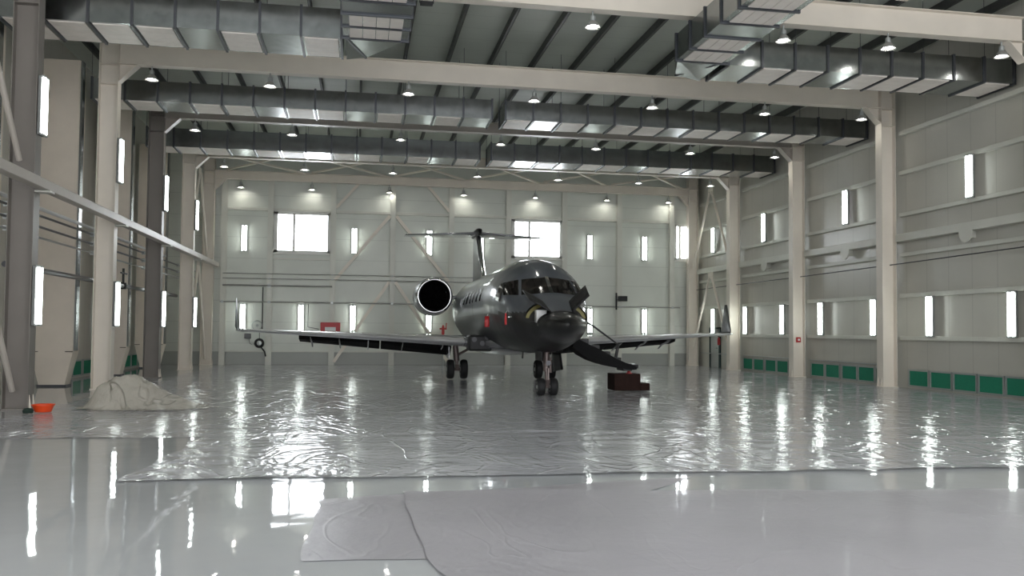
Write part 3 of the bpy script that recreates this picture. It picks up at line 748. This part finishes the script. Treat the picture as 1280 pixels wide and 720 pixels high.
# belly fairing
R = []
for k in range(19):
    t = k/18; y = 3.2+8.2*t; e = math.sin(PI*min(1, max(0, t)))**.5
    R.append([(1.42*e*math.cos(a)*1.0 if True else 0, y, 1.28+(.42*e+.01)*math.sin(a)) for a in [2*PI*q/28 for q in range(28)]])
R = [[(max(.03, 1) * p[0] + (1e-4 if i in (0, 18) else 0), p[1], p[2]) for p in r_] for i, r_ in enumerate(R)]
R[0] = [(.02*math.cos(a), 3.2, 1.28+.02*math.sin(a)) for a in [2*PI*q/28 for q in range(28)]]
R[-1] = [(.02*math.cos(a), 11.4, 1.28+.02*math.sin(a)) for a in [2*PI*q/28 for q in range(28)]]
MB().rings(R).build('belly_fairing', 'wing', jet, smooth='all')
# lifting surfaces
def foil(n=14, thick=.12):
    top, bot = [], []
    for k in range(n+1):
        c = (1-math.cos(PI*k/n))/2
        t = 5*thick*(.2969*math.sqrt(c)-.126*c-.3516*c*c+.2843*c**3-.1036*c**4)
        top.append((c, t)); bot.append((c, -t*.8))
    return top+bot[-2:0:-1]
def wing_mesh(secs, thick, vertical=False):
    """secs: (span, yLE, yTE, height)"""
    R_ = []
    for x, a, b, z, tk in secs:
        pr_ = foil(thick=tk); c = b-a
        R_.append([(Vector((x, a+c*u, z+c*t)) if not vertical else Vector((c*t*.9, a+c*u, x))) for u, t in pr_])
    return R_
def wz(x): return 1.30+(abs(x)-1.2)/8*.33
for s in (-1, 1):
    secs = [(s*.9, 4.75, 9.0, wz(1.2)-.02, .105), (s*1.6, 5.1, 9.0, wz(1.6), .105), (s*3.2, 5.95, 9.0, wz(3.2), .11), (s*6.2, 7.5, 9.7, wz(6.2), .10), (s*9.0, 8.98, 10.25, wz(9.0), .09), (s*9.15, 9.1, 10.25, wz(9.15), .07)]
    wg = MB().rings(wing_mesh(secs, .11)).build('wing', 'wing', jet, smooth='all')
    # polished leading edge
    le = MB(); rows = []
    for x, a, b, z, tk in [(s*1.6, 5.1, 9.0, wz(1.6), .105)]+secs[2:-1]:
        c = b-a; prf = foil(thick=tk); row = []
        idx = [3, 2, 1, 0, len(prf)-1, len(prf)-2, len(prf)-3]
        for q in idx:
            u, t = prf[q]; row.append(Vector((x, a+c*u-.012, z+c*t*1.04)))
        rows.append(row)
    le.grid(rows).build('slat_edge', 'slat', wg, smooth='all')
    # winglet
    zz = wz(9.15)
    Rw = []
    for hgt, xo, a, b in ((0, 9.12, 9.25, 10.25), (.12, 9.2, 9.35, 10.3), (1.15, 9.36 if s > 0 else 9.3, 10.1, 10.34)):
        prf = foil(thick=.09); c = b-a
        Rw.append([Vector((s*(xo+c*t*.8), a+c*u, zz+hgt)) for u, t in prf])
    MB().rings(Rw).build('winglet', 'paintb', wg, smooth='all')
    # flaps (lowered)
    for (xa, xb, ya, yb2) in ((1.65, 4.15, 9.0, 9.22), (4.2, 7.05, 9.25, 9.85)):
        Rf = []
        for x, yy in ((xa, ya), (xb, yb2)):
            hgt = .42-.042*(x-1.6); z0 = wz(x)-.1
            Rf.append([Vector((s*x, yy-.25, z0)), Vector((s*x, yy+.05, z0+.02)), Vector((s*x, yy+.5, z0-hgt)), Vector((s*x, yy+.42, z0-hgt-.03)), Vector((s*x, yy-.2, z0-.12))])
        MB().rings(Rf).build('flap', 'flap', wg)
    for x in (2.0, 3.4, 4.6, 5.6, 6.6):
        z0 = wz(x)-.12; yy = 8.9+max(0, (x-3.2))*.22
        MB().rings([[Vector((s*x+.035*math.cos(a)*k_, yy+dy, z0+dz+.06*math.sin(a)*k_)) for a in [2*PI*q/10 for q in range(10)]] for dy, dz, k_ in ((-.8, .0, .2), (-.4, -.08, 1), (.15, -.16, 1.1), (.55, -.32, .8), (.75, -.38, .2))]).build('track_fairing', 'wing', wg, smooth=True)
    # dark open root edge with landing lamp
    rd = MB(); rd.box(s*1.15-.36, s*1.15+.36, 4.62, 5.4, wz(1.2)-.26, wz(1.2)+.24, .06).build('root_light_bay', 'black', wg)
    for k, (dx, dz) in enumerate(((-.2, .1), (.05, -.02), (.2, .16))):
        MB().lathe([(.03, 0), (.08, .0), (.06, .07)], (s*(1.15+dx*s), 4.58, wz(1.2)+dz), 'y', 12).build('landing_light', 'dpipe', wg, smooth=True)
# tail
fn = MB().rings(wing_mesh([(3.5, 11.6, 16.2, 0, .06), (3.75, 12.45, 16.25, 0, .07), (5.7, 14.3, 16.25, 0, .085), (5.95, 14.5, 16.2, 0, .085)], .08, True)).build('fin', 'paint', jet, smooth='all')
le = MB(); le.grid([[Vector((x, y-.02, z)) for x, y in ((-.1, 12.62+dy), (-.06, 12.5+dy), (0, 12.43+dy), (.06, 12.5+dy), (.1, 12.62+dy))] for z, dy in ((3.8, 0), (5.7, 1.86))]).build('fin_leading_edge', 'chrome', fn, smooth='all')
bl = MB(); bl.lathe([(.01, 13.75), (.1, 13.9), (.16, 14.3), (.17, 15.2), (.12, 16.2), (.02, 16.7)], (0, 0, 5.88), 'y', 16).build('tail_bullet', 'paintb', fn, smooth='all')
for s in (-1, 1):
    hs = MB().rings(wing_mesh([(s*.05, 14.15, 16.3, 5.82, .09), (s*3.02, 15.3, 16.3, 5.80, .07), (s*3.08, 15.45, 16.3, 5.80, .04)], .08)).build('tailplane', 'wing', jet, smooth='all')
# engines
for s in (-1, 1):
    cx, cz, cy = s*2.1, 3.0, 11.1
    prof = [(.60, .0), (.66, .02), (.70, .1), (.735, .35), (.76, .9), (.75, 1.8), (.66, 2.8), (.5, 3.5), (.47, 3.5), (.4, 3.2)]
    ng = MB().lathe(prof, (cx, cy, cz), 'y', 36, caps=False).build('engine_nacelle', 'paint', jet, smooth='all')
    MB().lathe([(.555, .12), (.585, .04), (.625, -.02), (.672, .02), (.705, .12)], (cx, cy, cz), 'y', 36, caps=False).build('inlet_lip', 'chrome', ng, smooth='all')
    MB().lathe([(.59, .02), (.555, .12), (.53, .5), (.55, .9)], (cx, cy, cz), 'y', 36, caps=False).build('inlet_duct', 'deep', ng, smooth='all')
    q = MB(); q.lathe([(.55, .9), (.54, .93), (.02, .93)], (cx, cy, cz), 'y', 24)
    for k in range(18):
        t = 2*PI*k/18; q.bar((cx+.12*math.cos(t), cy+.86, cz+.12*math.sin(t)), (cx+.53*math.cos(t), cy+.88, cz+.53*math.sin(t)), .09, .012, (-math.sin(t), .8, math.cos(t)))
    q.build('fan', 'deep', ng)
    MB().lathe([(.005, .55), (.08, .65), (.14, .85), (.14, .92)], (cx, cy, cz), 'y', 16).build('spinner', 'deep', ng, smooth='all')
    MB().rings([[Vector((x, 11.7+2.6*u, cz-.02+2.4*t*.9)) for u, t in foil(thick=.1)] for x in (s*1.05, s*1.5)]).build('pylon', 'wing', jet, smooth='all')
# landing gear
def wheel(c, r_, w_, parent):
    t = MB().lathe([(r_*.55, -w_/2), (r_*.86, -w_/2), (r_*.97, -w_*.36), (r_, -w_*.15), (r_, w_*.15), (r_*.97, w_*.36), (r_*.86, w_/2), (r_*.55, w_/2)], c, 'x', 28).build('tyre', 'rubber', parent, smooth=True)
    MB().lathe([(.02, -w_*.52), (r_*.2, -w_*.54), (r_*.25, -w_*.4), (r_*.5, -w_*.45), (r_*.56, -w_*.52), (r_*.56, w_*.52), (r_*.5, w_*.45), (r_*.25, w_*.4), (r_*.2, w_*.54), (.02, w_*.52)], c, 'x', 20).build('wheel_hub', 'alu', t, smooth=True)
ng_ = MB(); ng_.tube([(0, .12, 1.25), (0, .05, .62)], .085, 12).tube([(0, .05, .62), (0, 0, .23)], .05, 12).tube([(-.24, 0, .23), (.24, 0, .23)], .035, 8)
ng_.bar((0, -.13, .72), (0, -.16, .42), .1, .03).bar((0, -.16, .42), (0, -.03, .25), .1, .03).tube([(-.06, .1, .8), (0, .75, 1.15)], .035, 8).tube([(.07, -.1, 1.0), (.07, -.1, .6)], .03, 8)
ngo = ng_.build('nose_gear', 'gear', jet, smooth=True)
for s in (-1, 1): wheel((s*.17, 0, .23), .23, .19, ngo)
lp = MB().lathe([(.02, -.03), (.07, -.03), (.05, .05)], (0, -.15, .85), 'y', 12).build('taxi_light', 'dpipe', ngo, smooth=True)
MB().box(-.26, -.235, -.55, .3, .92, 1.15, .008).build('gear_door', 'paintb', ngo)
gd = MB(); gd.grid([[(.26+.06*v_, -.5+1.1*u, 1.12-.42*v_-.1*u*v_) for u in [k/5 for k in range(6)]] for v_ in [k/6 for k in range(7)]]); gd.build('gear_door', 'paintb', ngo, smooth='all', solid=.02)
for s in (-1, 1):
    mg = MB(); mg.tube([(s*1.62, 7.85, 1.25), (s*1.56, 7.8, .62)], .1, 12).tube([(s*1.56, 7.8, .62), (s*1.55, 7.8, .33)], .06, 12).tube([(s*1.2, 7.8, .33), (s*1.9, 7.8, .33)], .05, 8)
    mg.bar((s*1.56, 7.66, .75), (s*1.56, 7.6, .5), .12, .03).bar((s*1.56, 7.6, .5), (s*1.55, 7.7, .34), .12, .03).tube([(s*1.58, 7.8, .8), (s*.95, 7.8, 1.15)], .045, 8)
    mo = mg.build('main_gear', 'gear', jet, smooth=True)
    for q in (-1, 1): wheel((s*1.55+q*.235, 7.8, .335), .335, .24, mo)
    MB().box(s*1.86-.012, s*1.86+.012, 7.5, 8.15, .72, 1.12, .006).build('gear_door', 'wing', mo)
# small antennas and probes
MB().rings([[Vector((c*.012, 1.9+a+.12*t, z)) for c, t in ((-1, .5), (0, 0), (1, .5), (0, 1))] for z, a in ((3.66, 0), (3.95, .1))]).build('blade_antenna', 'white', jet)
MB().rings([[Vector((c*.015, 3.4+a+.3*t, z)) for c, t in ((-1, .5), (0, 0), (1, .5), (0, 1))] for z, a in ((1.07, 0), (.85, .1))]).build('blade_antenna', 'black', jet)
for s in (-1, 1): MB().tube([tuple(surf(-.3, s*math.radians(95))), tuple(surf(-.3, s*math.radians(95), .1)), tuple(surf(-.3, s*math.radians(95), .1)+Vector((0, -.15, 0)))], .012, 6).build('pitot_probe', 'chrome', jet)
# airstair
sx0, sz0, sx1, sz1 = 1.08, 1.42, 2.88, .62
bot = [(1.05, 1.25), (1.3, 1.02), (1.6, .86), (1.9, .76), (2.2, .69), (2.5, .635), (2.8, .60), (2.92, .61)]
top = [(1.15, 1.5), (1.5, 1.33), (1.9, 1.15), (2.3, .93), (2.6, .80), (2.92, .70)]
dr = MB().prism(top+bot[::-1], 'y', 1.5, 2.25).build('airstair_door', 'flap', jet, smooth=True)
for k in range(5):
    x = 1.3+.32*k; z = 1.47-.175*k
    MB().box(x-.05, x+.22, 1.56, 2.19, z-.2, z, .01).build('stair_tread', 'black', dr)
for yy, a, b in ((1.55, (1.62, 1.86), (2.4, 1.30)), (2.2, (1.62, 1.97), (2.55, 1.32))):
    MB().tube([(a[0]-.35, yy, a[1]+.1), (a[0], yy, a[1]), (b[0], yy, b[1]), (b[0]-.08, yy, b[1]-.45)], .026, 6).build('handrail', 'dpipe', dr)
MB().box(2.75, 3.0, 1.6, 2.15, .64, .75, .01).build('kick_plate', 'black', dr)
MB().box(2.78, 2.92, 1.65, 1.95, .75, .78).build('grip_pad', 'alu', dr)

# red things hung on / propped under the jet
pr_ = empty('red_prop', (7.72, 24.05, .5), 'small red prop standing on the brown step under the airstair tip', 'prop')
MB().lathe([(.09, 0), (.09, .015), (.05, .03), (.05, .075)], n=14).build('prop_body', 'red', pr_, smooth=True)
MB().tube([(0, 0, .075), (0, 0, .088)], .03, 8).build('prop_head', 'black', pr_)
def streamer(loc, w_, h_, label):
    o = empty('warning_streamer', loc, label, 'streamer', 'red streamers on the jet')
    G_ = [[(x*w_, .02*math.sin(v_*5+x*3), -v_*h_) for x in (-.5, -.2, .1, .5)] for v_ in [k/8 for k in range(9)]]
    MB().grid(G_).build('ribbon', 'red', o, smooth='all', solid=.006)
    MB().tube([(0, 0, 0), (.03, .0, .06)], .006, 6).build('cord', 'white', o)
streamer((3.53, 23.75, 2.1), .13, .3, 'broad red warning streamer on the fuselage side above the wing root')
streamer((3.74, 21.9, 2.15), .05, .3, 'narrow red warning streamer on the nose side left of the open hatch')
